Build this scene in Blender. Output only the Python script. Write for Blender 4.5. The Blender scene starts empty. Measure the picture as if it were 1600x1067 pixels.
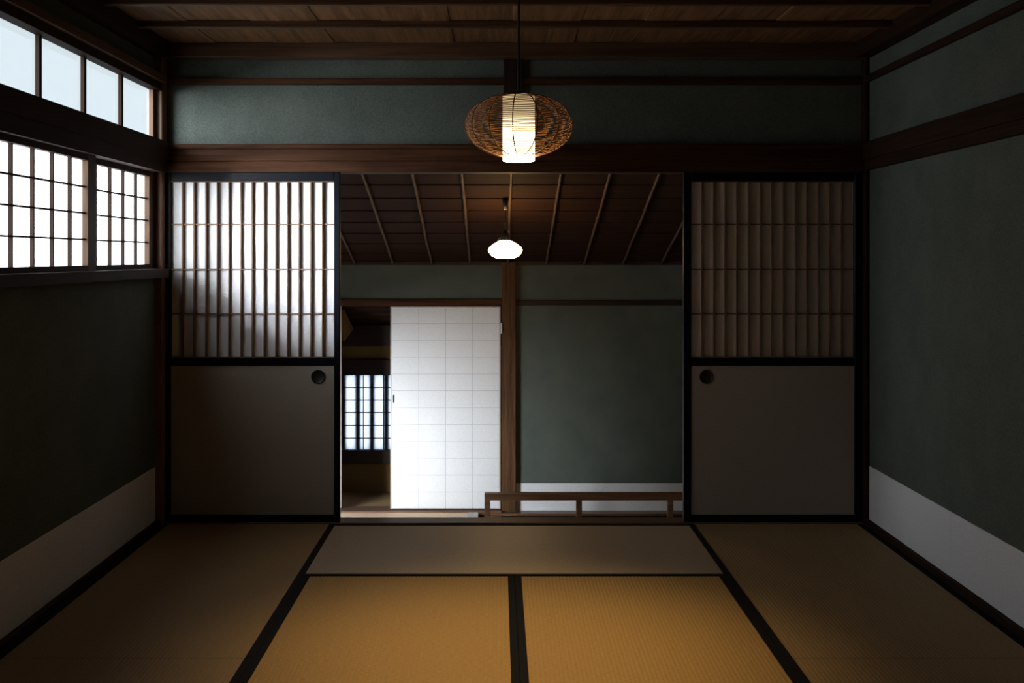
import bpy, bmesh, math, random
from mathutils import Vector, noise

random.seed(7)
C = bpy.context.scene.collection
SC = bpy.context.scene
PI = math.pi

# ------------------------------------------------------------------ camera
F, CX, CY, H = 1690.0, 778.0, 402.0, 1.351       # focal length in pixels, vanishing point, eye height
cam_d = bpy.data.cameras.new('camera')
cam = bpy.data.objects.new('camera', cam_d)
C.objects.link(cam)
cam.location = (0, 0, H)
cam.rotation_euler = (PI / 2, 0, 0)
cam_d.sensor_fit = 'HORIZONTAL'
cam_d.sensor_width = 36.0
cam_d.lens = F / 1600 * 36.0
cam_d.shift_x = (800 - CX) / 1600
cam_d.shift_y = -(533.5 - CY) / 1600
cam_d.clip_start = 0.05
SC.camera = cam

# ------------------------------------------------------------------ world: overcast sky outside the paper windows
world = bpy.data.worlds.new('overcast_sky')
SC.world = world
world.use_nodes = True
wn = world.node_tree.nodes['Background']
wn.inputs[0].default_value = (0.80, 0.90, 1.0, 1)
wn.inputs[1].default_value = 7.0

# hazy low sun standing beyond the window wall, shining in through the paper
sun_d = bpy.data.lights.new('hazy_sun', 'SUN')
sun_d.energy = 610.0
sun_d.angle = math.radians(33)
sun_d.color = (0.87, 0.94, 1.0)
sun = bpy.data.objects.new('hazy_sun', sun_d)
C.objects.link(sun)
sun.location = (-6, 0, 4)
sun.rotation_euler = Vector((0.57, 0.81, -0.105)).to_track_quat('-Z', 'Y').to_euler()

SC.view_settings.view_transform = 'Standard'
SC.view_settings.look = 'None'
SC.view_settings.gamma = 1.0
SC.view_settings.use_curve_mapping = False
SC.view_settings.exposure = 0.0
SC.cycles.max_bounces = 6
SC.cycles.diffuse_bounces = 4
SC.cycles.sample_clamp_indirect = 4.0

# light levels (radiance of daylit paper, lamp powers)
L_LOWER = 5.2        # lower shoji window paper
L_UPPER = 0.84       # upper transom panes
L_SIDE = 2.6         # landing side window
P_SPOT = 74.0        # bulb of the wicker lamp

# ------------------------------------------------------------------ helpers
def wx(px, y): return (px - CX) / F * y          # world x of a photo column at depth y
def wz(py, y): return H - (py - CY) / F * y      # world z of a photo row at depth y
def wy(px, x): return x * F / (px - CX)          # depth of a photo column on a side wall x

def new_mat(name):
    m = bpy.data.materials.new(name)
    m.use_nodes = True
    nt = m.node_tree
    return m, nt, nt.nodes['Principled BSDF']

def node(nt, t, **kw):
    n = nt.nodes.new(t)
    for k, v in kw.items():
        setattr(n, k, v)
    return n

def pos_scaled(nt, scale):
    g = node(nt, 'ShaderNodeNewGeometry')
    mp = node(nt, 'ShaderNodeMapping')
    mp.inputs['Scale'].default_value = scale
    nt.links.new(g.outputs['Position'], mp.inputs['Vector'])
    return mp.outputs['Vector']

def ramp(nt, fac, stops):
    r = node(nt, 'ShaderNodeValToRGB')
    e = r.color_ramp.elements
    while len(e) < len(stops):
        e.new(0.5)
    for el, (p, c) in zip(e, stops):
        el.position = p
        el.color = (*c, 1)
    nt.links.new(fac, r.inputs[0])
    return r.outputs[0]

def wood(name, dark, light, axis='X', rough=0.5, grain=1.0, spec=0.3):
    m, nt, b = new_mat(name)
    s = {'X': (1.2, 26, 26), 'Y': (26, 1.2, 26), 'Z': (26, 26, 1.2)}[axis]
    v = pos_scaled(nt, s)
    n1 = node(nt, 'ShaderNodeTexNoise')
    n1.inputs['Scale'].default_value = 1.6 * grain
    n1.inputs['Detail'].default_value = 6
    n1.inputs['Distortion'].default_value = 0.6
    nt.links.new(v, n1.inputs['Vector'])
    v2 = pos_scaled(nt, tuple(k * 5 for k in s))
    n2 = node(nt, 'ShaderNodeTexNoise')
    n2.inputs['Scale'].default_value = 2.0
    n2.inputs['Detail'].default_value = 3
    nt.links.new(v2, n2.inputs['Vector'])
    mx = node(nt, 'ShaderNodeMath', operation='MULTIPLY_ADD')
    mx.inputs[1].default_value = 0.3
    nt.links.new(n2.outputs[0], mx.inputs[0])
    sc = node(nt, 'ShaderNodeMath', operation='MULTIPLY')
    sc.inputs[1].default_value = 0.7
    nt.links.new(n1.outputs[0], sc.inputs[0])
    nt.links.new(sc.outputs[0], mx.inputs[2])
    col = ramp(nt, mx.outputs[0], [(0.34, dark), (0.66, light)])
    nt.links.new(col, b.inputs['Base Color'])
    b.inputs['Roughness'].default_value = rough
    b.inputs['Specular IOR Level'].default_value = spec
    bp = node(nt, 'ShaderNodeBump')
    bp.inputs['Strength'].default_value = 0.25
    bp.inputs['Distance'].default_value = 0.002
    nt.links.new(mx.outputs[0], bp.inputs['Height'])
    nt.links.new(bp.outputs[0], b.inputs['Normal'])
    return m

def speckle(name, c1, c2, scale=220, rough=0.95, bump=0.4, dist=0.0015, patch=0.0, spec=0.1):
    """plaster, paper and cloth: fine speckle with faint large patches"""
    m, nt, b = new_mat(name)
    v = pos_scaled(nt, (1, 1, 1))
    n1 = node(nt, 'ShaderNodeTexNoise')
    n1.inputs['Scale'].default_value = scale
    n1.inputs['Detail'].default_value = 3
    nt.links.new(v, n1.inputs['Vector'])
    fac = n1.outputs[0]
    if patch:
        n2 = node(nt, 'ShaderNodeTexNoise')
        n2.inputs['Scale'].default_value = 5
        n2.inputs['Detail'].default_value = 5
        nt.links.new(v, n2.inputs['Vector'])
        a = node(nt, 'ShaderNodeMath', operation='MULTIPLY_ADD')
        a.inputs[1].default_value = patch
        nt.links.new(n2.outputs[0], a.inputs[0])
        s = node(nt, 'ShaderNodeMath', operation='MULTIPLY_ADD')
        s.inputs[1].default_value = 1 - patch
        s.inputs[2].default_value = 0
        nt.links.new(n1.outputs[0], s.inputs[0])
        nt.links.new(s.outputs[0], a.inputs[2])
        fac = a.outputs[0]
    col = ramp(nt, fac, [(0.32, c1), (0.68, c2)])
    nt.links.new(col, b.inputs['Base Color'])
    b.inputs['Roughness'].default_value = rough
    b.inputs['Specular IOR Level'].default_value = spec
    bp = node(nt, 'ShaderNodeBump')
    bp.inputs['Strength'].default_value = bump
    bp.inputs['Distance'].default_value = dist
    nt.links.new(n1.outputs[0], bp.inputs['Height'])
    nt.links.new(bp.outputs[0], b.inputs['Normal'])
    return m

def rush(name, c1, c2, along, rough=0.6, spec=0.25):
    """woven rush: short blades lying across the ridges"""
    m, nt, b = new_mat(name)
    v = pos_scaled(nt, (60, 420, 1) if along == 'Y' else (420, 60, 1))
    n1 = node(nt, 'ShaderNodeTexNoise')
    n1.inputs['Scale'].default_value = 1.0
    n1.inputs['Detail'].default_value = 2
    nt.links.new(v, n1.inputs['Vector'])
    col = ramp(nt, n1.outputs[0], [(0.30, c1), (0.70, c2)])
    nt.links.new(col, b.inputs['Base Color'])
    b.inputs['Roughness'].default_value = rough
    b.inputs['Specular IOR Level'].default_value = spec
    bp = node(nt, 'ShaderNodeBump')
    bp.inputs['Strength'].default_value = 0.5
    bp.inputs['Distance'].default_value = 0.001
    nt.links.new(n1.outputs[0], bp.inputs['Height'])
    nt.links.new(bp.outputs[0], b.inputs['Normal'])
    return m

def flat(name, c, rough=0.5, spec=0.5):
    m, nt, b = new_mat(name)
    b.inputs['Base Color'].default_value = (*c, 1)
    b.inputs['Roughness'].default_value = rough
    b.inputs['Specular IOR Level'].default_value = spec
    return m

def daylit(name, c, strength, clear=0.105):
    """window paper with daylight behind it"""
    m, nt, b = new_mat(name)
    b.inputs['Base Color'].default_value = (0.05, 0.05, 0.05, 1)
    b.inputs['Roughness'].default_value = 0.9
    b.inputs['Emission Color'].default_value = (*c, 1)
    b.inputs['Emission Strength'].default_value = strength
    tr = node(nt, 'ShaderNodeBsdfTransparent')          # the share of daylight that passes unscattered
    mx = node(nt, 'ShaderNodeMixShader')
    mx.inputs[0].default_value = clear
    nt.links.new(b.outputs[0], mx.inputs[1])
    nt.links.new(tr.outputs[0], mx.inputs[2])
    nt.links.new(mx.outputs[0], nt.nodes['Material Output'].inputs[0])
    return m

def translucent(name, c):
    m, nt, b = new_mat(name)
    t = node(nt, 'ShaderNodeBsdfTranslucent')
    t.inputs[0].default_value = (*c, 1)
    nt.links.new(t.outputs[0], nt.nodes['Material Output'].inputs[0])
    return m

M = {}
M['wood_x'] = wood('cedar_beam_lengthwise_x', (0.026, 0.0095, 0.004), (0.088, 0.035, 0.0145), 'X', 0.6, 1.0, 0.10)
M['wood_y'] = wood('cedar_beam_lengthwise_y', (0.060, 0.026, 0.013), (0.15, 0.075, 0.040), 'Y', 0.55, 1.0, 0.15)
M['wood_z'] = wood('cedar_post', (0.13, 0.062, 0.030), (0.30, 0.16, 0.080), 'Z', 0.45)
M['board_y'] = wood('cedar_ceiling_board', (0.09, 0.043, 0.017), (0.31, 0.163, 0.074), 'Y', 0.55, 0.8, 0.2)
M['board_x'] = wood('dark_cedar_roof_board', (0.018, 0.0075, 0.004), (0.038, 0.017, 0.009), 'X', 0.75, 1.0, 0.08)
M['batten_x'] = wood('ceiling_batten_cedar', (0.060, 0.030, 0.016), (0.14, 0.075, 0.042), 'X', 0.35)
M['dark_x'] = wood('smoked_beam', (0.020, 0.010, 0.007), (0.045, 0.022, 0.014), 'X', 0.5)
M['dark_y'] = wood('smoked_trim', (0.020, 0.0105, 0.007), (0.046, 0.023, 0.014), 'Y', 0.65, 1.0, 0.06)
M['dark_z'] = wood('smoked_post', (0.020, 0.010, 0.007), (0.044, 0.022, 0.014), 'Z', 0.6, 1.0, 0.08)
M['rail_x'] = wood('railing_cedar', (0.10, 0.050, 0.028), (0.21, 0.115, 0.064), 'X', 0.35)
M['pale_x'] = wood('pale_floor_plank', (0.38, 0.24, 0.14), (0.60, 0.41, 0.26), 'X', 0.5)
M['lattice'] = wood('lattice_cedar', (0.10, 0.055, 0.032), (0.20, 0.115, 0.07), 'Z', 0.6)
M['post_z'] = wood('landing_post_cedar', (0.055, 0.026, 0.012), (0.145, 0.072, 0.034), 'Z', 0.6, 1.0, 0.12)
M['sash_z'] = wood('window_sash_cedar', (0.040, 0.021, 0.012), (0.100, 0.056, 0.032), 'Z', 0.6, 1.0, 0.15)
M['window_bar'] = wood('window_lattice_cedar', (0.012, 0.0065, 0.0045), (0.028, 0.015, 0.010), 'Z', 0.7, 1.0, 0.1)
M['pale_frame'] = wood('pale_cypress_frame', (0.50, 0.42, 0.36), (0.66, 0.57, 0.50), 'Z', 0.6)
M['bamboo'] = wood('bamboo', (0.070, 0.042, 0.023), (0.135, 0.085, 0.048), 'Y', 0.5, 1.0, 0.15)
M['plaster'] = speckle('green_sand_plaster', (0.070, 0.086, 0.073), (0.150, 0.168, 0.146), 260, 0.95, 0.5, 0.002, 0.25)
M['yellow_plaster'] = speckle('ochre_plaster', (0.20, 0.125, 0.045), (0.30, 0.19, 0.07), 200)
M['dado'] = speckle('white_wainscot_paper', (0.76, 0.77, 0.80), (0.88, 0.89, 0.91), 160, 0.9, 0.25, 0.001)
M['washi'] = speckle('white_washi', (0.70, 0.71, 0.73), (0.82, 0.82, 0.82), 240, 0.9, 0.15, 0.0006)
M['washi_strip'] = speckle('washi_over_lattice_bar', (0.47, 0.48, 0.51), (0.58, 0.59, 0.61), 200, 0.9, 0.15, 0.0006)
M['fusuma'] = speckle('cream_panel_paper', (0.33, 0.29, 0.25), (0.44, 0.39, 0.33), 300, 0.9, 0.25, 0.0008)
M['lacquer'] = flat('black_lacquer', (0.005, 0.006, 0.009), 0.35, 0.10)
M['iron'] = flat('black_iron', (0.008, 0.008, 0.010), 0.45, 0.5)
M['cloth'] = speckle('black_border_cloth', (0.006, 0.006, 0.008), (0.013, 0.013, 0.016), 700, 0.85, 0.4, 0.001)
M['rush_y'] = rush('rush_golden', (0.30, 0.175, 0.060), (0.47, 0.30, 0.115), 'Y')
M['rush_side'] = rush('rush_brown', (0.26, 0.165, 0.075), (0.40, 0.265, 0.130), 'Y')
M['rush_x'] = rush('rush_painted_sheen', (0.37, 0.27, 0.175), (0.56, 0.425, 0.285), 'X', 0.42, 0.6)  # greyer colour stands in for how crosswise weave catches the light
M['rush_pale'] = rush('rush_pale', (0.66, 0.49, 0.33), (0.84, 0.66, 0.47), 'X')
M['pale_dado'] = M['dado']
M['day_lower'] = daylit('daylit_shoji_paper', (0.93, 0.97, 1.0), L_LOWER)
M['day_upper'] = daylit('daylit_frosted_pane', (0.78, 0.90, 0.96), L_UPPER, 0.100)
M['day_side'] = daylit('daylit_landing_paper', (0.88, 0.94, 1.0), L_SIDE, 0.138)
M['thin_paper'] = translucent('thin_window_paper', (0.62, 0.64, 0.70))
M['stone'] = speckle('worn_grey_plank', (0.40, 0.43, 0.48), (0.66, 0.64, 0.60), 18, 0.7, 0.2, 0.001)
M['cladding'] = speckle('sky_toned_cladding', (0.045, 0.05, 0.055), (0.06, 0.065, 0.07), 30, 0.9)  # added outer skin, tone picked to match sky brightness through the panes
M['underfloor'] = flat('dark_underfloor', (0.02, 0.014, 0.010), 0.8, 0.1)
M['rattan'] = flat('dark_rattan', (0.27, 0.125, 0.045), 0.5, 0.3)
M['cord'] = flat('black_cord', (0.008, 0.008, 0.008), 0.6, 0.3)

# --- objects
def tag(o, label=None, cat=None, group=None, kind=None):
    if label: o['label'] = label
    if cat: o['category'] = cat
    if group: o['group'] = group
    if kind: o['kind'] = kind
    return o

def thing(name, loc, label, cat, group=None, kind=None):
    o = bpy.data.objects.new(name, None)
    o.empty_display_size = 0.05
    o.location = loc
    C.objects.link(o)
    return tag(o, label, cat, group, kind)

WORLD_LOC = {}
def link(name, me, loc, parent=None):
    o = bpy.data.objects.new(name, me)
    C.objects.link(o)
    w = Vector(loc)
    if parent is not None:
        o.parent = parent
        o.location = w - WORLD_LOC.get(parent, Vector(parent.location))
    else:
        o.location = w
    WORLD_LOC[o] = w
    return o

CACHE = {}
def box_mesh(dx, dy, dz, mat, bevel):
    k = (round(dx, 4), round(dy, 4), round(dz, 4), mat, bevel)
    if k in CACHE:
        return CACHE[k]
    bm = bmesh.new()
    bmesh.ops.create_cube(bm, size=1)
    for v in bm.verts:
        v.co = Vector((v.co.x * dx, v.co.y * dy, v.co.z * dz))
    if bevel:
        bmesh.ops.bevel(bm, geom=list(bm.edges), offset=min(bevel, 0.3 * min(dx, dy, dz)), segments=1, affect='EDGES', clamp_overlap=True)
    me = bpy.data.meshes.new('block')
    bm.to_mesh(me); bm.free()
    me.materials.append(M[mat])
    CACHE[k] = me
    return me

def box(name, x, y, z, mat, parent=None, bevel=0.0):
    """block spanning the three (low, high) ranges"""
    me = box_mesh(x[1] - x[0], y[1] - y[0], z[1] - z[0], mat, bevel)
    return link(name, me, ((x[0] + x[1]) / 2, (y[0] + y[1]) / 2, (z[0] + z[1]) / 2), parent)

def struct(name, x, y, z, mat, label, cat, bevel=0.0):
    return tag(box(name, x, y, z, mat, None, bevel), label, cat, None, 'structure')

def poly(name, verts, faces, mat, loc, parent=None, smooth=False):
    me = bpy.data.meshes.new(name)
    me.from_pydata([tuple(Vector(v) - Vector(loc)) for v in verts], [], faces)
    me.materials.append(M[mat])
    if smooth:
        for p in me.polygons: p.use_smooth = True
    me.update()
    return link(name, me, loc, parent)

def tube_geo(path, r, sides=6, closed=False, verts=None, faces=None):
    verts = [] if verts is None else verts
    faces = [] if faces is None else faces
    base = len(verts)
    n = len(path)
    for i, p in enumerate(path):
        p = Vector(p)
        a = Vector(path[(i - 1) % n] if closed or i > 0 else path[i])
        b = Vector(path[(i + 1) % n] if closed or i < n - 1 else path[i])
        t = (b - a).normalized()
        up = Vector((0, 0, 1)) if abs(t.z) < 0.95 else Vector((0, 1, 0))
        u = t.cross(up).normalized(); w = u.cross(t).normalized()
        rr = r[i] if isinstance(r, (list, tuple)) else r
        for k in range(sides):
            a_ = 2 * PI * k / sides
            verts.append(tuple(p + u * (rr * math.cos(a_)) + w * (rr * math.sin(a_))))
    for i in range(n if closed else n - 1):
        j = (i + 1) % n
        for k in range(sides):
            l = (k + 1) % sides
            faces.append((base + i * sides + k, base + i * sides + l, base + j * sides + l, base + j * sides + k))
    if not closed:
        faces.append(tuple(base + k for k in range(sides))[::-1])
        faces.append(tuple(base + (n - 1) * sides + k for k in range(sides)))
    return verts, faces

def lathe(name, prof, mat, loc, parent=None, seg=40, smooth=True):
    """profile of (radius, z) pairs turned about a vertical axis through loc"""
    verts, faces = [], []
    for r, z in prof:
        for k in range(seg):
            a = 2 * PI * k / seg
            verts.append((loc[0] + r * math.cos(a), loc[1] + r * math.sin(a), loc[2] + z))
    for i in range(len(prof) - 1):
        for k in range(seg):
            l = (k + 1) % seg
            faces.append((i * seg + k, i * seg + l, (i + 1) * seg + l, (i + 1) * seg + k))
    return poly(name, verts, faces, mat, loc, parent, smooth)

# ------------------------------------------------------------------ room dimensions
XL, XR = -1.725, 1.878            # plaster faces of the side walls
YB = 5.487                        # back edge of the mats
YF = -0.9                         # wall behind the camera
ZC = 2.43                         # ceiling boards
Y2 = 9.2                          # far wall of the landing
ZL = -0.80                        # landing floor
SL = 0.287                        # slope of the landing's lean-to ceiling

# ------------------------------------------------------------------ floor, ceiling and walls of the mat room
struct('floor', (XL - 0.15, XR + 0.15), (YF - 0.1, 5.60), (-0.16, -0.03), 'underfloor', 'dark floor base under the straw mats of the room', 'floor')

ceiling = struct('ceiling', (XL - 0.15, XR + 0.15), (YF - 0.1, 5.62), (ZC + 0.02, ZC + 0.10), 'dark_y', 'dark wooden board ceiling with thin cross battens over the mat room', 'ceiling')
bw = 0.30
k = 0
x = XL
while x < XR:
    x2 = min(x + bw, XR)
    dz = 0.004 if k % 2 else 0.0
    box('ceiling_board', (x - 0.006, x2 + 0.006), (YF, 5.53), (ZC + dz, ZC + 0.018 + dz), 'board_y', ceiling, 0.002)
    x = x2; k += 1
yb = 5.40
while yb > 0:
    if yb < 5.3:
        box('batten', (XL, XR), (yb - 0.016, yb + 0.016), (ZC - 0.030, ZC + 0.004), 'batten_x', ceiling, 0.004)
    yb -= 0.447

# back wall above the sliding doors
struct('wall_back', (XL - 0.1, XR + 0.1), (5.525, 5.605), (1.80, 2.46), 'plaster', 'green sand plaster wall above the lintel of the sliding doors', 'wall')
struct('trim_1', (-1.69, 1.86), (5.455, 5.53), (wz(233.5, YB), wz(226, YB)), 'wood_x', 'narrow upper edge of the long brown lintel beam on the back wall', 'trim', 0.004)
struct('trim_2', (-1.69, 1.86), (5.465, 5.53), (wz(252, YB), wz(233.3, YB)), 'wood_x', 'broad brown lintel beam with wavy grain across the back wall', 'trim', 0.003)
struct('trim_3', (-1.69, 1.86), (5.48, 5.605), (1.782, wz(251.8, YB)), 'wood_x', 'grooved brown door head directly above the sliding doors', 'trim', 0.002)
struct('trim_4', (-1.69, 1.86), (5.495, 5.53), (2.230, 2.262), 'wood_x', 'thin brown picture rail high on the back wall', 'trim', 0.003)
struct('trim_5', (-1.69, 1.86), (5.44, 5.53), (2.357, ZC + 0.005), 'batten_x', 'brown cornice between back wall and ceiling', 'trim', 0.004)
struct('trim_6', (0.029, 0.127), (5.49, 5.53), (wz(226.5, YB), 2.36), 'dark_z', 'short dark post in the back wall behind the wicker lamp cord', 'post', 0.003)
# corner posts
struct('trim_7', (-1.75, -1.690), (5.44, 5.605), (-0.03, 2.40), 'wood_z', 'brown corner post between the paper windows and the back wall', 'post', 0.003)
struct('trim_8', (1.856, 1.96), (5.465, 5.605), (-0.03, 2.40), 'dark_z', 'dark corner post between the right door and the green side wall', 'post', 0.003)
# threshold with its grooves
sill = struct('trim_9', (-1.69, 1.856), (5.488, 5.605), (-0.06, 0.004), 'rail_x', 'low wooden threshold under the sliding doors', 'threshold', 0.002)

# right wall
wr = struct('wall_right', (XR, XR + 0.10), (YF, 5.50), (-0.03, 2.46), 'plaster', 'plain green sand plaster wall with a white paper wainscot', 'wall')
struct('trim_10', (1.842, XR + 0.01), (YF, 5.47), (1.842, 1.930), 'dark_y', 'dark brown beam along the green side wall', 'trim', 0.004)
struct('trim_11', (1.852, XR + 0.01), (YF, 5.47), (1.790, 1.8425), 'dark_y', 'lower step of the dark beam along the green side wall', 'trim', 0.003)
struct('trim_12', (1.855, XR + 0.01), (YF, 5.47), (2.236, 2.268), 'dark_y', 'thin dark picture rail on the green side wall', 'trim', 0.003)
struct('trim_13', (1.80, XR + 0.01), (YF, 5.46), (2.357, ZC + 0.005), 'dark_y', 'dark cornice between green side wall and ceiling', 'trim', 0.004)
struct('baseboard_right', (1.852, XR + 0.01), (YF, 5.468), (-0.03, 0.028), 'dark_y', 'low dark baseboard under the white wainscot of the green side wall', 'baseboard', 0.003)
ys = [5.468, 4.988, 4.492, 3.999]
while ys[-1] > 1.6: ys.append(ys[-1] - 0.495)
for i in range(len(ys) - 1):
    t = 0.003 if i % 2 else 0.0018
    box('wainscot_sheet', (XR - t, XR + 0.001), (ys[i + 1] - (0.006 if i % 2 else 0), ys[i]), (0.026, 0.297), 'dado', wr, 0.0005)

# left wall: plaster below the sill, beam, plaster above
wl = struct('wall_left', (XL - 0.10, XL), (YF, 5.45), (-0.03, 1.26), 'plaster', 'dark green plaster wall below the window sill with a paper wainscot', 'wall')
struct('wall_left_top', (XL - 0.10, XL), (YF, 5.45), (2.20, 2.46), 'plaster', 'narrow dark plaster strip above the transom panes', 'wall')
struct('wall_left_near', (XL - 0.10, XL), (YF, 3.62), (1.25, 2.21), 'plaster', 'green plaster at the end of the window row', 'wall')
struct('trim_14', (-1.655, XL - 0.06), (1.80, 5.445), (1.842, 1.930), 'dark_y', 'dark beam between the shoji windows and the transom panes', 'trim', 0.004)
struct('trim_15', (-1.665, XL - 0.08), (1.80, 5.445), (1.776, 1.8425), 'dark_y', 'dark grooved window head above the shoji windows', 'trim', 0.003)
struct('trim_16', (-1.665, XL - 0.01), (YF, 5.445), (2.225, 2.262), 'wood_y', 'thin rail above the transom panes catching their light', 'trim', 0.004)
struct('trim_17', (-1.645, XL - 0.01), (YF, 5.45), (2.357, ZC + 0.005), 'dark_y', 'dark cornice between window wall and ceiling', 'trim', 0.004)
struct('trim_18', (-1.655, XL - 0.08), (1.80, 5.445), (1.2505, 1.294), 'dark_y', 'long window sill under the shoji windows', 'sill', 0.003)
struct('baseboard_left', (XL - 0.01, -1.700), (YF, 5.445), (-0.03, 0.028), 'dark_y', 'low dark baseboard under the windows', 'baseboard', 0.003)
ys = [5.442, 4.99, 4.49, 3.99]
while ys[-1] > 1.6: ys.append(ys[-1] - 0.495)
for i in range(len(ys) - 1):
    t = 0.003 if i % 2 else 0.0018
    box('wainscot_sheet', (XL - 0.001, XL + t), (ys[i + 1] - (0.006 if i % 2 else 0), ys[i]), (0.026, 0.297), 'dado', wl, 0.0005)
# wall behind the camera
struct('wall_front', (XL - 0.15, XR + 0.15), (YF - 0.1, YF), (-0.03, 2.46), 'plaster', 'green plaster wall closing the room opposite the sliding doors', 'wall')

# ------------------------------------------------------------------ paper windows in the left wall
def shoji_window(name, xp, y0, y1, kum, label, mat='day_lower', st=(0.075, 0.055)):
    """sliding shoji in the left wall: xp is the paper plane, room is towards +x"""
    t = thing(name, (xp, (y0 + y1) / 2, 1.294), label, 'shoji window', None, 'structure')
    z0, z1 = 1.3165, 1.752
    xa, xb = xp - 0.004, xp + 0.026
    box('stile', (xa, xb), (y0, y0 + st[0]), (1.294, 1.777), 'sash_z', t, 0.002)
    box('stile', (xa, xb), (y1 - st[1], y1), (1.294, 1.777), 'sash_z', t, 0.002)
    a, b = y0 + st[0], y1 - st[1]
    box('bottom_rail', (xa, xb), (a, b), (1.294, z0), 'dark_y', t, 0.001)
    box('top_rail', (xa, xb), (a, b), (z1, 1.777), 'dark_y', t, 0.001)
    zs = [z0, 1.425, 1.534, 1.643, z1]
    for z in zs[1:-1]:
        box('cross_bar', (xp + 0.001, xp + 0.016), (a - 0.004, b + 0.004), (z - 0.0035, z + 0.0035), 'dark_y', t)
    for y in kum:
        box('lattice_bar', (xp + 0.001, xp + 0.016), (y - 0.005, y + 0.005), (z0 - 0.004, z1 + 0.004), 'window_bar', t)
    yy = [a - 0.004] + list(kum) + [b + 0.004]
    for i in range(len(yy) - 1):
        for j in range(4):
            box('paper_pane', (xp - 0.002, xp), (yy[i], yy[i + 1]), (zs[j] - 0.0005, zs[j + 1] + 0.0005), mat, t)
    return t

XA, XB = -1.722, -1.752
stile_near = wy(128, XA); stile_far = wy(140.5, XA)
kA = [wy(p, XA) for p in (12.7, 46.6, 77.5, 105.4)]
kA = [kA[0] - 0.176] + kA
shoji_window('window_1', XA, 3.61, stile_far, kA, 'shoji window sash with wide stile, overlapping the sash next to the corner post', st=(0.04, stile_far - stile_near))
kB = [wy(p, XB) for p in (145, 168.3, 189, 209)]
shoji_window('window_2', XB, wy(131, XB), 5.443, kB, 'narrower shoji window sash against the corner post', st=(0.03, 5.443 - wy(225.6, XB)))

t = thing('window_3', (-1.74, 3.6, 1.93), 'row of frosted transom panes above the shoji windows', 'transom window', None, 'structure')
XU = -1.742
mull = [wy(p, XU) for p in (57, 127.5, 186)]
edges = [mull[0] - 0.44] + mull + [wy(234, XU)]
for i in range(len(edges) - 1):
    box('pane', (XU - 0.004, XU), (edges[i] + 0.010, edges[i + 1] - 0.010), (1.941, 2.189), 'day_upper', t)
for y in edges[1:-1]:
    box('mullion', (XU - 0.012, XU + 0.016), (y - 0.012, y + 0.012), (1.932, 2.196), 'dark_z', t, 0.001)
box('jamb', (XU - 0.012, XU + 0.02), (edges[-1] - 0.0101, 5.447), (1.932, 2.196), 'wood_z', t, 0.001)
box('jamb', (XU - 0.012, XU + 0.02), (3.58, edges[0] + 0.0101), (1.932, 2.196), 'wood_z', t, 0.001)
box('bottom_rail', (XU - 0.012, -1.69), (3.58, 5.447), (1.925, 1.9412), 'dark_y', t, 0.001)
box('top_rail', (XU - 0.012, -1.69), (3.58, 5.447), (2.1888, 2.227), 'dark_y', t, 0.001)
# ------------------------------------------------------------------ sliding doors (shoji above, paper panel below)
def sliding_door(name, px0, pxa, pxb, px1, slats, hx, label):
    y0, y1 = 5.497, 5.527
    X = lambda p: wx(p, 5.50)
    Z = lambda p: wz(p, 5.50)
    t = thing(name, ((X(px0) + X(px1)) / 2, 5.512, 0.0), label, 'sliding door', None, 'structure')
    zt, zb = 1.784, 0.002
    box('stile', (X(px0), X(pxa)), (y0, y1), (zb, zt), 'lacquer', t, 0.003)
    box('stile', (X(pxb), X(px1)), (y0, y1), (zb, zt), 'lacquer', t, 0.003)
    xa, xb = X(pxa), X(pxb)
    box('top_rail', (xa, xb), (y0, y1), (Z(283), zt), 'lacquer', t, 0.003)
    box('middle_rail', (xa, xb), (y0, y1), (Z(571.5), Z(559)), 'lacquer', t, 0.003)
    box('bottom_rail', (xa, xb), (y0, y1), (zb, Z(804)), 'lacquer', t, 0.003)
    # thin wooden lip around the lattice
    z0, z1 = Z(559), Z(283)
    yp = 5.521                                           # paper plane
    box('lip', (xa, xb), (y0 + 0.003, yp), (z1 - 0.006, z1), 'lattice', t)
    box('lip', (xa, xb), (y0 + 0.003, yp), (z0, z0 + 0.006), 'lattice', t)
    xs = [X(p) for p in slats]
    zs = [z0, Z(490.5), Z(421), Z(350.5), z1]
    for x in xs:
        box('lattice_bar', (x - 0.0032, x + 0.0032), (y0 + 0.002, yp), (z0, z1), 'lattice', t)
    for z in zs[1:-1]:
        box('cross_bar', (xa, xb), (y0 + 0.008, yp), (z - 0.0032, z + 0.0032), 'lattice', t)
    xx = [xa] + xs + [xb]
    for i in range(len(xx) - 1):
        for j in range(4):
            box('paper_pane', (xx[i], xx[i + 1]), (yp - 0.001, yp + 0.002), (zs[j], zs[j + 1]), 'washi', t)
    box('lower_panel', (xa, xb), (y0 + 0.006, y1 - 0.004), (Z(804.5), Z(571)), 'fusuma', t)
    hp = lathe('door_pull', [(0.0, 0.0), (0.026, 0.0), (0.028, -0.001), (0.030, -0.004), (0.0345, -0.0045), (0.036, -0.003), (0.036, 0.004)], 'iron', (0, 0, 0), t, 32)
    hp.rotation_euler = (-PI / 2, 0, 0)
    hp.location = Vector((X(hx), y0 + 0.0055, Z(588.7))) - Vector(t.location)
    for p in hp.data.polygons: p.flip()
    return t

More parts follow.
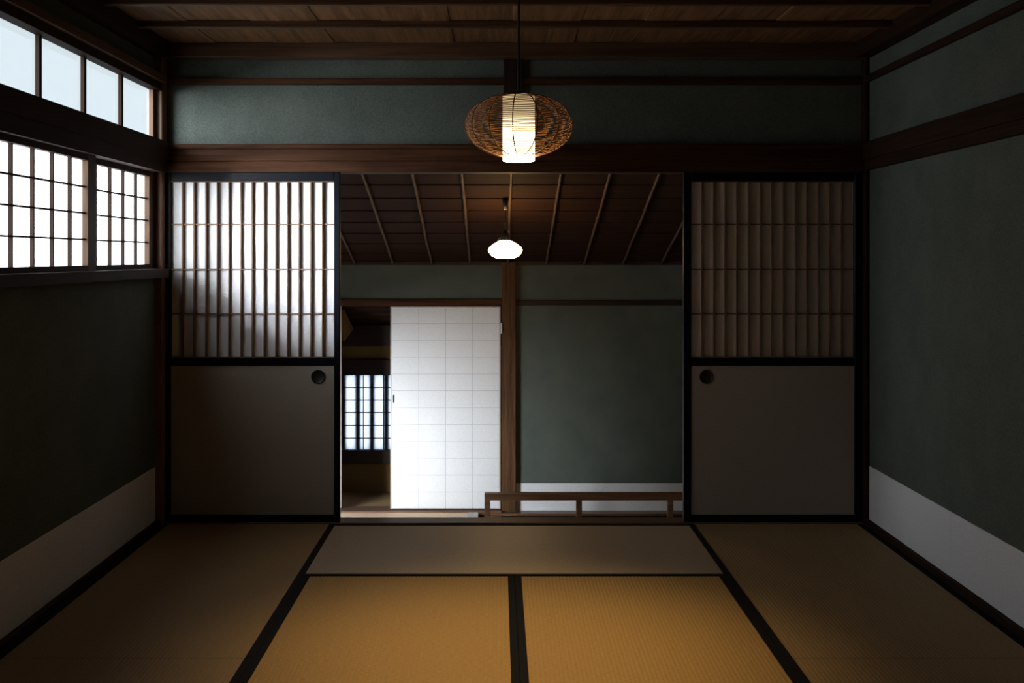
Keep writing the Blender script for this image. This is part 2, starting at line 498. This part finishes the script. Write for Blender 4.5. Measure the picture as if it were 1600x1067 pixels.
slL = [260 + 1.5 + v / 5.714 for v in (133, 237, 343, 445, 548, 655, 757, 863, 968, 1072, 1176, 1281, 1385)]
slR = [1060 + 0.6 + v / 5.714 for v in (212, 317, 420, 524, 630, 735, 838, 943, 1050, 1153, 1255, 1357, 1462)]
sliding_door('door_1', 256.5, 267, 522, 531.2, slL, 497, 'half-shoji sliding door with black frame beside the paper windows')
sliding_door('door_2', 1068, 1080, 1335, 1346.5, slR, 1104, 'half-shoji sliding door with black frame beside the green side wall')

# ------------------------------------------------------------------ straw mats
def ridged(name, x, y, z, along, mat, parent, pitch=0.0152, h=0.0013):
    """rush facing with real ridges running along the given axis"""
    w = (x[1] - x[0]) if along == 'Y' else (y[1] - y[0])
    n = max(1, round(w / pitch)); seg = 6
    prof = []
    for i in range(n * seg + 1):
        u = i / (n * seg)
        prof.append((u, h * (abs(math.sin(PI * n * u)) ** 0.8)))
    verts = []
    for u, dz in prof:
        if along == 'Y':
            xx = x[0] + u * (x[1] - x[0])
            verts += [(xx, y[0], z + dz), (xx, y[1], z + dz)]
        else:
            yy = y[0] + u * (y[1] - y[0])
            verts += [(x[0], yy, z + dz), (x[1], yy, z + dz)]
    faces = []
    for i in range(len(prof) - 1):
        q = (2 * i, 2 * i + 2, 2 * i + 3, 2 * i + 1)
        faces.append(q if along == 'Y' else q[::-1])
    return poly(name, verts, faces, mat, ((x[0] + x[1]) / 2, (y[0] + y[1]) / 2, z), parent, True)

HB = 0.0285
def tatami(x, y, along, mat, label, edge=True):
    t = thing('tatami_mat', ((x[0] + x[1]) / 2, (y[0] + y[1]) / 2, -0.03), label, 'straw mat', 'straw mats covering the room floor')
    g = 0.0015
    box('straw_core', (x[0] + g, x[1] - g), (y[0] + g, y[1] - g), (-0.0305, -0.0035), 'underfloor', t)
    if along == 'Y':
        ridged('rush_facing', (x[0] + HB - 0.003, x[1] - HB + 0.003), (y[0] + g, y[1] - g), -0.0030, 'Y', mat, t)
        box('cloth_border', (x[0] + 0.0005, x[0] + HB), (y[0] + g, y[1] - g), (-0.004, 0.0008), 'cloth', t, 0.0006)
        box('cloth_border', (x[1] - HB, x[1] - 0.0005), (y[0] + g, y[1] - g), (-0.004, 0.0008), 'cloth', t, 0.0006)
    else:
        ridged('rush_facing', (x[0] + g, x[1] - g), (y[0] + HB - 0.003, y[1] - HB + 0.003), -0.0030, 'X', mat, t)
        box('cloth_border', (x[0] + g, x[1] - g), (y[0] + 0.0005, y[0] + HB), (-0.004, 0.0008), 'cloth', t, 0.0006)
        box('cloth_border', (x[0] + g, x[1] - g), (y[1] - HB, y[1] - 0.0005), (-0.004, 0.0008), 'cloth', t, 0.0006)
    return t

xa, xb, xm = -0.8255, 0.966, 0.0705
YS1, YS2, YS3 = 4.590, 3.653, 2.76
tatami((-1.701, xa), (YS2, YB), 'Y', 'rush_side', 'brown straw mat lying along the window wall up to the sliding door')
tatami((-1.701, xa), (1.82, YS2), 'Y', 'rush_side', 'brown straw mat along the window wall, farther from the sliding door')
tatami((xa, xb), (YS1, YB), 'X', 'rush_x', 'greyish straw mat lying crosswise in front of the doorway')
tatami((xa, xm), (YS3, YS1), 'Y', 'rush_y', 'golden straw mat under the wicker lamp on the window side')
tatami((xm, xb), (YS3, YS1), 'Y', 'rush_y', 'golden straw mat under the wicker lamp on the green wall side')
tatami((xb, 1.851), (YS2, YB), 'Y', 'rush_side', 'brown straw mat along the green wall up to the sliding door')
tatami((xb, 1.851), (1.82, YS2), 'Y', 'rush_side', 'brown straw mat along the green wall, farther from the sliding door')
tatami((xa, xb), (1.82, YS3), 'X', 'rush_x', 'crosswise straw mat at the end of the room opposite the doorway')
struct('floor_near', (XL, XR), (YF, 1.82), (-0.03, 0.0), 'board_y', 'dark plank floor beyond the straw mats', 'floor')

# ------------------------------------------------------------------ landing beyond the doorway
XLL, XLR = -2.60, 1.95
XW = -0.165                                # edge of the stairwell
struct('floor_landing', (XLL, XLR), (5.60, 8.42), (ZL - 0.06, ZL), 'rush_pale', 'lower landing floor beyond the threshold', 'floor')
struct('floor_landing_mat', (XLL, wx(730.5, 8.98)), (8.42, 9.12), (ZL - 0.06, ZL), 'rush_pale', 'pale straw mat strip at the foot of the white shoji', 'floor')
tag(box('floor_plank', (wx(731, 8.98), wx(747, 8.98)), (8.42, 9.13), (ZL - 0.05, ZL + 0.003), 'stone', None, 0.002), 'short pale grey worn plank at the edge of the stairwell', 'plank')
struct('wall_riser', (XLL, XLR), (5.565, 5.60), (ZL - 0.06, -0.03), 'dark_x', 'dark boarding under the threshold down to the landing', 'wall')
# stairwell
struct('wall_stair_near', (XW, XLR), (8.38, 8.42), (-2.6, ZL - 0.055), 'dark_x', 'dark boarding on the near side of the stairwell', 'wall')
struct('wall_stair_side', (XW - 0.03, XW), (8.42, 9.12), (-2.6, ZL - 0.055), 'dark_z', 'dark boarding on the short side of the stairwell', 'wall')
struct('wall_stair_far', (XW - 0.03, XLR), (9.12, 9.2), (-2.6, ZL - 0.012), 'dark_x', 'dark boarding on the far side of the stairwell', 'wall')
struct('floor_stair', (XW - 0.03, XLR), (8.38, 9.2), (-2.66, -2.6), 'dark_x', 'dark bottom of the stairwell', 'floor')
struct('trim_19', (XW, XLR), (9.085, 9.215), (ZL - 0.022, ZL - 0.002), 'rail_x', 'brown skirting ledge under the white wainscot beyond the railing', 'trim', 0.003)
struct('trim_20', (XW, XLR), (9.05, 9.13), (-0.868, -0.848), 'rail_x', 'narrow ledge below the skirting in the stairwell', 'trim', 0.003)

# side walls of the landing
WY0, WY1, WZ0, WZ1 = 5.80, 7.94, -0.70, 0.60     # opening of the landing window
struct('wall_landing_left', (XLL - 0.1, XLL), (5.55, 9.95), (ZL - 0.06, WZ0), 'plaster', 'green plaster of the landing side wall below its paper window', 'wall')
struct('wall_landing_left_top', (XLL - 0.1, XLL), (5.55, 9.95), (WZ1, 2.5), 'plaster', 'green plaster of the landing side wall above its paper window', 'wall')
struct('wall_landing_left_near', (XLL - 0.1, XLL), (5.55, WY0), (WZ0, WZ1), 'plaster', 'green plaster between the landing window and the doorway wall', 'wall')
struct('wall_landing_left_far', (XLL - 0.1, XLL), (WY1, 9.95), (WZ0, WZ1), 'plaster', 'green plaster between the landing window and the shoji', 'wall')
struct('wall_landing_right', (XLR, XLR + 0.1), (5.55, 9.25), (-2.66, 2.5), 'plaster', 'green plaster side wall of the landing by the stairwell', 'wall')
struct('wall_landing_near', (XLL - 0.1, -1.74), (5.55, 5.605), (ZL - 0.06, 2.5), 'plaster', 'green plaster wall of the landing beside the doorway', 'wall')

# boarding added outside the landing to blend with the sky behind the panes
struct('wall_cladding', (XLL - 0.13, -1.748), (5.44, 5.551), (ZL - 0.06, 2.6), 'cladding', 'added grey boarding outside the landing beside the windows', 'wall')
struct('wall_cladding_side', (XLL - 0.13, XLL - 0.099), (5.52, 9.98), (WZ1 + 0.01, 2.6), 'cladding', 'added grey boarding outside above the landing window', 'wall')

# paper window in the landing's side wall, the source of the daylight there
t = thing('window_4', (XLL, 7.1, -0.6), 'low paper window in the side wall of the landing', 'shoji window', None, 'structure')
wy0, wy1, wz0, wz1 = WY0, WY1, WZ0, WZ1
box('frame', (XLL - 0.01, XLL + 0.03), (wy0 - 0.05, wy0), (wz0 - 0.05, wz1 + 0.05), 'wood_z', t, 0.003)
box('frame', (XLL - 0.01, XLL + 0.03), (wy1, wy1 + 0.05), (wz0 - 0.05, wz1 + 0.05), 'wood_z', t, 0.003)
box('frame', (XLL - 0.01, XLL + 0.03), (wy0, wy1), (wz0 - 0.05, wz0), 'wood_y', t, 0.003)
box('frame', (XLL - 0.01, XLL + 0.03), (wy0, wy1), (wz1, wz1 + 0.05), 'wood_y', t, 0.003)
ny, nz = 6, 4
for i in range(ny):
    for j in range(nz):
        box('paper_pane', (XLL, XLL + 0.004), (wy0 + (wy1 - wy0) * i / ny, wy0 + (wy1 - wy0) * (i + 1) / ny), (wz0 + (wz1 - wz0) * j / nz, wz0 + (wz1 - wz0) * (j + 1) / nz), 'day_side', t)
for i in range(1, ny):
    y = wy0 + (wy1 - wy0) * i / ny
    box('lattice_bar', (XLL + 0.004, XLL + 0.018), (y - 0.005, y + 0.005), (wz0, wz1), 'lattice', t)
for j in range(1, nz):
    z = wz0 + (wz1 - wz0) * j / nz
    box('cross_bar', (XLL + 0.004, XLL + 0.015), (wy0, wy1), (z - 0.004, z + 0.004), 'lattice', t)

# lean-to ceiling sloping down to the far wall
def zc(y): return 1.2966 + SL * (Y2 - y)
def slab(name, x, ya, yb, za, zb, th, mat, parent=None):
    v = [(x[0], ya, za), (x[1], ya, za), (x[1], yb, zb), (x[0], yb, zb)]
    v += [(a, b, c + th) for a, b, c in v]
    f = [(0, 3, 2, 1), (4, 5, 6, 7), (0, 1, 5, 4), (1, 2, 6, 5), (2, 3, 7, 6), (3, 0, 4, 7)]
    return poly(name, v, f, mat, ((x[0] + x[1]) / 2, (ya + yb) / 2, (za + zb) / 2), parent)
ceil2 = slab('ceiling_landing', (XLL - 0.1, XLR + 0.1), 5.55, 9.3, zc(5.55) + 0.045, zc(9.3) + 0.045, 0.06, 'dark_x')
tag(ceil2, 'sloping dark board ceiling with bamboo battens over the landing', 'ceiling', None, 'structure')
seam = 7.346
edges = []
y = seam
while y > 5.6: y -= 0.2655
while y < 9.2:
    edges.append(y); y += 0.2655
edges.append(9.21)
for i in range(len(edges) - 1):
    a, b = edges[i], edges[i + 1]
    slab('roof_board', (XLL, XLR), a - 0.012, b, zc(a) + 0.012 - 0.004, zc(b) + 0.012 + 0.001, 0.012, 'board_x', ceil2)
def bamboo_batten(x):
    path, rad = [], []
    n = 72
    ph = random.uniform(0, 0.3)
    for i in range(n + 1):
        y = 5.62 + (9.19 - 5.62) * i / n
        wob = 0.006 * noise.noise(Vector((x * 7, y * 1.7, 3.1)))
        path.append((x + wob, y, zc(y) - 0.007))
        rad.append(0.0098 + (0.0032 if ((y + ph) % 0.30) < 0.05 else 0))
    v, f = tube_geo(path, rad, 7)
    return poly('bamboo_batten', v, f, 'bamboo', (x, 7.4, zc(7.4)), ceil2, True)
for k in range(-7, 6):
    bamboo_batten(0.087 + 0.3245 * k)

# far wall of the landing: post, rails, plaster, wainscot
S2 = F / Y2
wf = struct('wall_far', (wx(800, Y2), XLR), (Y2, Y2 + 0.08), (ZL - 0.02, wz(474, Y2)), 'plaster', 'green plaster wall behind the stair railing', 'wall')
for i, (a, b) in enumerate(((0.152, 0.62), (0.62, 1.09), (1.09, 1.56), (1.56, 1.95))):
    box('wainscot_sheet', (a, b), (Y2 - (0.003 if i % 2 else 0.002), Y2 + 0.001), (ZL - 0.004, wz(755, Y2)), 'dado', wf, 0.0005)
struct('wall_far_top', (XLL, XLR), (Y2, Y2 + 0.08), (wz(469, Y2), wz(405, Y2)), 'plaster', 'dim green plaster strip between far door head and sloping ceiling', 'wall')
struct('trim_21', (XLL, wx(784, Y2)), (Y2 - 0.035, Y2 + 0.10), (wz(478, Y2), wz(467.5, Y2)), 'wood_x', 'brown door head above the white shoji', 'trim', 0.003)
struct('trim_22', (wx(805, Y2), XLR), (Y2 - 0.02, Y2 + 0.05), (wz(477, Y2), wz(469, Y2)), 'dark_x', 'dark rail across the green wall behind the stair railing', 'trim', 0.003)
struct('trim_23', (wx(784, Y2 - 0.05), wx(806, Y2 - 0.05)), (Y2 - 0.05, Y2 + 0.07), (ZL - 0.01, zc(Y2) + 0.01), 'post_z', 'brown post beside the white shoji', 'post', 0.003)
struct('trim_24', (XLL, XLR), (Y2 - 0.03, Y2 + 0.02), (zc(Y2) - 0.012, zc(Y2) + 0.02), 'dark_x', 'dark cornice under the sloping landing ceiling', 'trim', 0.003)
struct('trim_25', (XLL, wx(784, Y2)), (9.115, 9.30), (ZL - 0.04, ZL + 0.012), 'rail_x', 'worn wooden threshold under the white shoji', 'threshold', 0.003)

# white shoji seen from its paper side
def far_shoji(x0, x1, yf, label):
    z0, z1 = wz(793.5, Y2), wz(478.5, Y2)
    t = thing('shoji_panel', ((x0 + x1) / 2, yf, z0 - 0.01), label, 'shoji door')
    fw = 0.016
    box('stile', (x0, x0 + fw), (yf - 0.0005, yf + 0.025), (z0, z1), 'pale_frame', t, 0.002)
    box('stile', (x1 - fw, x1), (yf - 0.0005, yf + 0.025), (z0, z1), 'pale_frame', t, 0.002)
    box('top_rail', (x0 + fw, x1 - fw), (yf - 0.0005, yf + 0.025), (z1 - 0.012, z1), 'pale_frame', t, 0.002)
    box('bottom_rail', (x0 + fw, x1 - fw), (yf, yf + 0.025), (z0 - 0.012, z0 + 0.006), 'dark_x', t, 0.002)
    xs = [x0 + fw * 0.8 + (x1 - x0 - 1.6 * fw) * i / 4 for i in range(5)]
    zs = [z0 + (z1 - z0) * i / 12 for i in range(13)]
    g = 0.0028
    for i in range(4):
        for j in range(12):
            box('paper_pane', (xs[i] + (g if i else 0), xs[i + 1] - (g if i < 3 else 0)), (yf, yf + 0.002), (zs[j] + g * 0.8, zs[j + 1] - g * 0.8), 'washi', t)
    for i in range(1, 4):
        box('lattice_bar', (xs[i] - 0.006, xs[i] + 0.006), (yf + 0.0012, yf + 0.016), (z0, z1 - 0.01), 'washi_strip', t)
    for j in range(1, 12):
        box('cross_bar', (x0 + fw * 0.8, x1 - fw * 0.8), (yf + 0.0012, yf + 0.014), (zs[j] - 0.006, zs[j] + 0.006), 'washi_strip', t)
    return t
yf = 9.165
sp = far_shoji(wx(610, yf), wx(782.3, yf), yf, 'white shoji panel beside the brown post on the landing')
zt = wz(622.5, yf)
box('finger_pull', (wx(614, yf), wx(616, yf)), (yf - 0.004, yf + 0.003), (zt - 0.035, zt + 0.03), 'dark_z', sp, 0.001)
far_shoji(wx(533.3, 9.20) - 0.936, wx(533.3, 9.20), 9.20, 'second white shoji panel, across the dim corridor opening from the brown post')
tag(box('white_strip', (wx(782.4, 9.14), wx(784.6, 9.14)), (9.135, 9.152), (wz(521, 9.14), wz(504.5, 9.14)), 'washi', None, 0.0005), 'small white strip at the edge of the brown post beside the white shoji', 'strip')  # narrow white piece between post and shoji

# dim corridor behind the shoji opening
Y3 = 9.92
struct('floor_corridor', (XLL, 0.2), (9.30, 10.0), (ZL - 0.06, ZL - 0.002), 'rush_side', 'dim straw mat floor of the corridor behind the shoji', 'floor')
struct('wall_corridor', (XLL, 0.2), (Y3, Y3 + 0.06), (ZL - 0.02, wz(722, Y3)), 'yellow_plaster', 'ochre plaster below the barred window of the corridor', 'wall')
struct('wall_corridor_top', (XLL, 0.2), (Y3, Y3 + 0.06), (wz(566, Y3), 1.25), 'yellow_plaster', 'ochre plaster above the barred window of the corridor', 'wall')
struct('wall_corridor_end', (0.15, 0.25), (9.28, 9.98), (ZL - 0.06, 1.4), 'yellow_plaster', 'ochre end wall of the corridor', 'wall')
struct('trim_26', (XLL, 0.2), (Y3 - 0.05, Y3 + 0.02), (wz(541, Y3 - 0.05), wz(508, Y3 - 0.05)), 'dark_x', 'black purlin under the corridor eaves', 'beam', 0.003)
struct('trim_27', (XLL, 0.2), (Y3 - 0.04, Y3 + 0.06), (wz(586.5, Y3 - 0.04), wz(562, Y3 - 0.04)), 'dark_x', 'black head beam of the barred corridor window', 'beam', 0.003)
struct('trim_28', (XLL, 0.2), (Y3 - 0.06, Y3 + 0.06), (wz(725, Y3 - 0.06), wz(703, Y3 - 0.06)), 'dark_x', 'black sill beam of the barred corridor window', 'beam', 0.003)
ceil3 = slab('ceiling_corridor', (XLL, 0.2), 9.24, 9.99, 0.95, 0.95 - 0.75 * 0.31, 0.05, 'board_x')
tag(ceil3, 'brown board ceiling sloping down over the dim corridor', 'ceiling', None, 'structure')
for a in (9.38, 9.55, 9.72):
    zz = 0.95 - (a - 9.24) * 0.31
    slab('roof_board', (XLL, 0.2), a, a + 0.165, zz - 0.012, zz - 0.165 * 0.31 - 0.002, 0.012, 'board_x', ceil3)
# gable piece of ochre plaster on the corridor's side
gx = -1.318
v = [(gx - 0.04, 9.29, wz(484, 9.29)), (gx - 0.04, 9.29, wz(533, 9.29)), (gx - 0.04, 9.88, wz(514, 9.88)), (gx, 9.29, wz(484, 9.29)), (gx, 9.29, wz(533, 9.29)), (gx, 9.88, wz(514, 9.88))]
g = poly('gable_panel', v, [(0, 1, 2), (5, 4, 3), (0, 3, 4, 1), (1, 4, 5, 2), (2, 5, 3, 0)], 'yellow_plaster', (gx, 9.5, 0.75))
tag(g, 'small triangular ochre plaster panel under the corridor eaves', 'panel', None, 'structure')

# barred window of the corridor: thin paper lit from outside, wooden bars behind it
t = thing('window_5', (-1.2, Y3, wz(702, Y3)), 'small paper window with shadows of outside bars in the dim corridor', 'shoji window', None, 'structure')
zz0, zz1 = wz(702.5, Y3), wz(586.5, Y3)
vb = [wx(p, Y3) for p in (536.5, 568, 599.7, 631.4, 663, 695)]
hb = [zz0] + [wz(p, Y3) for p in (684.7, 664.7, 644.4, 624.7, 605)] + [zz1]
for i in range(len(vb) - 1):
    for j in range(6):
        box('paper_pane', (vb[i], vb[i + 1]), (Y3, Y3 + 0.0015), (hb[j], hb[j + 1]), 'thin_paper', t)
for x_ in vb[1:-1]:
    box('lattice_bar', (x_ - 0.004, x_ + 0.004), (Y3 - 0.014, Y3), (zz0, zz1), 'dark_z', t)
for z_ in hb[1:-1]:
    box('cross_bar', (vb[0], vb[-1]), (Y3 - 0.010, Y3), (z_ - 0.0045, z_ + 0.0045), 'dark_x', t)
YO = Y3 + 0.012
for k in range(-1, 7):
    xc = wx(559 + 22.3 * k, Y3)
    box('outer_bar', (xc - 0.030, xc + 0.030), (YO, YO + 0.05), (zz0 - 0.06, zz1 + 0.06), 'dark_z', t, 0.003)
struct('wall_corridor_side', (XLL, vb[0]), (Y3, Y3 + 0.06), (zz0 - 0.05, zz1 + 0.05), 'dark_x', 'dark boarding beside the barred corridor window', 'wall')
struct('wall_corridor_near', (vb[-1], 0.2), (Y3, Y3 + 0.06), (zz0 - 0.05, zz1 + 0.05), 'dark_x', 'dark boarding behind the white shoji', 'wall')

# ------------------------------------------------------------------ stair railing
YR = 8.33
rl = thing('stair_railing', (0.6, YR, ZL), 'low brown wooden railing guarding the stairwell on the landing', 'railing')
za, zb = wz(781, YR), wz(769.5, YR)
x0 = wx(757, YR)
box('handrail', (x0, XLR), (YR - 0.03, YR + 0.03), (za, zb), 'rail_x', rl, 0.004)
for p in (757, 900, 1042.5):
    box('post', (wx(p, YR), wx(p + 9, YR)), (YR - 0.022, YR + 0.022), (ZL - 0.002, za + 0.002), 'rail_x', rl, 0.003)
box('post', (1.86, 1.904), (YR - 0.022, YR + 0.022), (ZL - 0.002, za + 0.002), 'rail_x', rl, 0.003)
box('foot_rail', (x0, XLR), (YR - 0.025, YR + 0.025), (ZL - 0.001, ZL + 0.03), 'rail_x', rl, 0.003)

# ------------------------------------------------------------------ wicker pendant lamp
LX, LY = 0.0707, 3.67
def lamp_paper():
    """paper cylinder glowing from a bulb in its lower half"""
    m, nt, b = new_mat('glowing_lamp_paper')
    tc = node(nt, 'ShaderNodeTexCoord')
    sp_ = node(nt, 'ShaderNodeSeparateXYZ')
    nt.links.new(tc.outputs['Object'], sp_.inputs[0])
    mr = node(nt, 'ShaderNodeMapRange')
    mr.interpolation_type = 'SMOOTHSTEP'
    mr.inputs['From Min'].default_value = 0.155
    mr.inputs['From Max'].default_value = 0.075
    mr.inputs['To Min'].default_value = 0.62
    mr.inputs['To Max'].default_value = 10.0
    nt.links.new(sp_.outputs['Z'], mr.inputs['Value'])
    nt.links.new(mr.outputs[0], b.inputs['Emission Strength'])
    b.inputs['Emission Color'].default_value = (1.0, 0.74, 0.38, 1)
    b.inputs['Base Color'].default_value = (0.75, 0.66, 0.5, 1)
    return m
M['lamp_paper'] = lamp_paper()
zb_, zt_ = wz(251.5, LY), wz(149, LY)
lamp = thing('wicker_pendant_lamp', (LX, LY, zb_), 'round flattened wicker pendant lamp with glowing paper cylinder hanging over the mats', 'lamp')
lathe('paper_cylinder', [(0.0535, 0.0), (0.0545, 0.004), (0.0545, zt_ - zb_ - 0.004), (0.0530, zt_ - zb_ - 0.002), (0.0530, 0.004), (0.0535, 0.0)], 'lamp_paper', (LX, LY, zb_), lamp, 48)
mb = flat('glowing_lamp_diffuser', (0.8, 0.75, 0.65), 0.6)
mbn = mb.node_tree.nodes['Principled BSDF']
mbn.inputs['Emission Color'].default_value = (1.0, 0.82, 0.55, 1)
mbn.inputs['Emission Strength'].default_value = 9.0
M['lamp_glass'] = mb
lathe('diffuser', [(0.0, -0.004), (0.03, -0.0035), (0.049, -0.001), (0.0542, 0.003), (0.0542, 0.008), (0.0, 0.010)], 'lamp_glass', (LX, LY, zb_), lamp, 48)
# weave: rings of cane
RO, zmid, hh = 0.179, wz(196.5, LY), (wz(149, LY) - wz(244, LY)) / 2
def rad_at(u): return RO * (max(0.0, 1 - abs(0.955 * u) ** 2.15)) ** 0.5
v, f = [], []
NR = 32
for i in range(NR):
    u = -1 + 2 * (i + 0.5) / NR
    if u > 0.97: continue
    r = rad_at(u)
    path = []
    n = 84
    p0 = random.uniform(0, 6.28)
    for k in range(n):
        a = 2 * PI * k / n
        rr = r + 0.0028 * math.cos(7 * a + (PI if i % 2 else 0)) + 0.0006 * math.sin(3 * a + p0)
        path.append((LX + rr * math.cos(a), LY + rr * math.sin(a), zmid + hh * u + 0.0008 * math.sin(5 * a + p0)))
    tube_geo(path, 0.00135, 4, True, v, f)
w = poly('cane_weave', v, f, 'rattan', (LX, LY, zmid), lamp, True)
w['kind'] = 'stuff'
for q in range(14):
    a = 2 * PI * (q + 0.22) / 14
    path = []
    for i in range(29):
        u = -1 + 2 * i / 28
        r = rad_at(u) + 0.0044
        path.append((LX + r * math.cos(a), LY + r * math.sin(a), zmid + hh * u))
    vv, ff = tube_geo(path, 0.0021, 5)
    poly('rib', vv, ff, 'rattan', (LX, LY, zmid), lamp, True)
lathe('top_cap', [(0.0, 0.012), (0.012, 0.012), (0.016, 0.006), (0.054, 0.001), (0.056, -0.003), (0.0, -0.004)], 'iron', (LX, LY, wz(148, LY)), lamp, 40)
vv, ff = tube_geo([(LX, LY, zt_), (LX, LY, 2.1), (LX, LY, ZC + 0.003)], 0.0042, 8)
poly('cord', vv, ff, 'cord', (LX, LY, zt_), lamp)
lathe('ceiling_rose', [(0.0, -0.03), (0.02, -0.03), (0.04, -0.012), (0.042, 0.001), (0.0, 0.001)], 'iron', (LX, LY, ZC), lamp, 32)
sd = bpy.data.lights.new('lamp_bulb', 'SPOT')
sd.energy = P_SPOT
sd.color = (1.0, 0.70, 0.32)
sd.spot_size = math.radians(80)
sd.spot_blend = 1.0
sd.shadow_soft_size = 0.04
so = bpy.data.objects.new('lamp_bulb', sd)
C.objects.link(so)
so.parent = lamp
so.location = (0, 0, -0.02)

# ------------------------------------------------------------------ small glass pendant lamp on the landing
GY = 7.60
GX = wx(789.5, GY)
mg = flat('glowing_milk_glass', (0.85, 0.80, 0.70), 0.25)
mgn = mg.node_tree.nodes['Principled BSDF']
mgn.inputs['Emission Color'].default_value = (1.0, 0.62, 0.26, 1)
mgn.inputs['Emission Strength'].default_value = 27.0
M['milk_glass'] = mg
gl = thing('glass_pendant_lamp', (GX, GY, wz(404, GY)), 'small milk glass pendant lamp hanging from the sloping landing ceiling', 'lamp')
s = GY / F
zg = wz(390.5, GY)
prof = [(0.0, -13.6 * s), (13 * s, -13.2 * s), (21 * s, -9.5 * s), (25.6 * s, -4 * s), (26.6 * s, 0), (24.5 * s, 4.5 * s), (18 * s, 9.5 * s), (11 * s, 13.5 * s), (8 * s, 15.0 * s), (0, 15.2 * s)]
lathe('glass_shade', prof, 'milk_glass', (GX, GY, zg), gl, 48)
lathe('lamp_holder', [(0.0, 0.0), (8.6 * s, 0), (8.2 * s, 3 * s), (5.5 * s, 11 * s), (3 * s, 15 * s), (1.2 * s, 17 * s), (0, 17 * s)], 'iron', (GX, GY, zg + 14 * s), gl, 32)
zr = zc(GY) - 0.012
vv, ff = tube_geo([(GX, GY, zg + 30 * s), (GX, GY, zr)], 0.0042, 8)
poly('cord', vv, ff, 'cord', (GX, GY, zg + 30 * s), gl)
lathe('ceiling_rose', [(0.0, -9 * s), (2.5 * s, -9 * s), (3.4 * s, -6 * s), (4.2 * s, -1 * s), (4.6 * s, 4.5 * s), (0, 5 * s)], 'iron', (GX, GY, zr - 0.005), gl, 28)
lathe('cord_grip', [(0.0, -3.2 * s), (2.0 * s, -3.2 * s), (2.0 * s, 0), (0, 0)], 'pale_frame', (GX, GY, zr - 0.005 - 8.8 * s), gl, 20)
vv, ff = tube_geo([(GX - 7.5 * s, GY - 0.01, zg + 20 * s), (GX - 11 * s, GY - 0.012, zg + 16 * s), (GX - 14 * s, GY - 0.015, zg + 11.2 * s), (GX - 15 * s, GY - 0.02, zg + 11.0 * s)], 0.0022, 6)
poly('switch_wire', vv, ff, 'cord', (GX, GY, zg), gl)
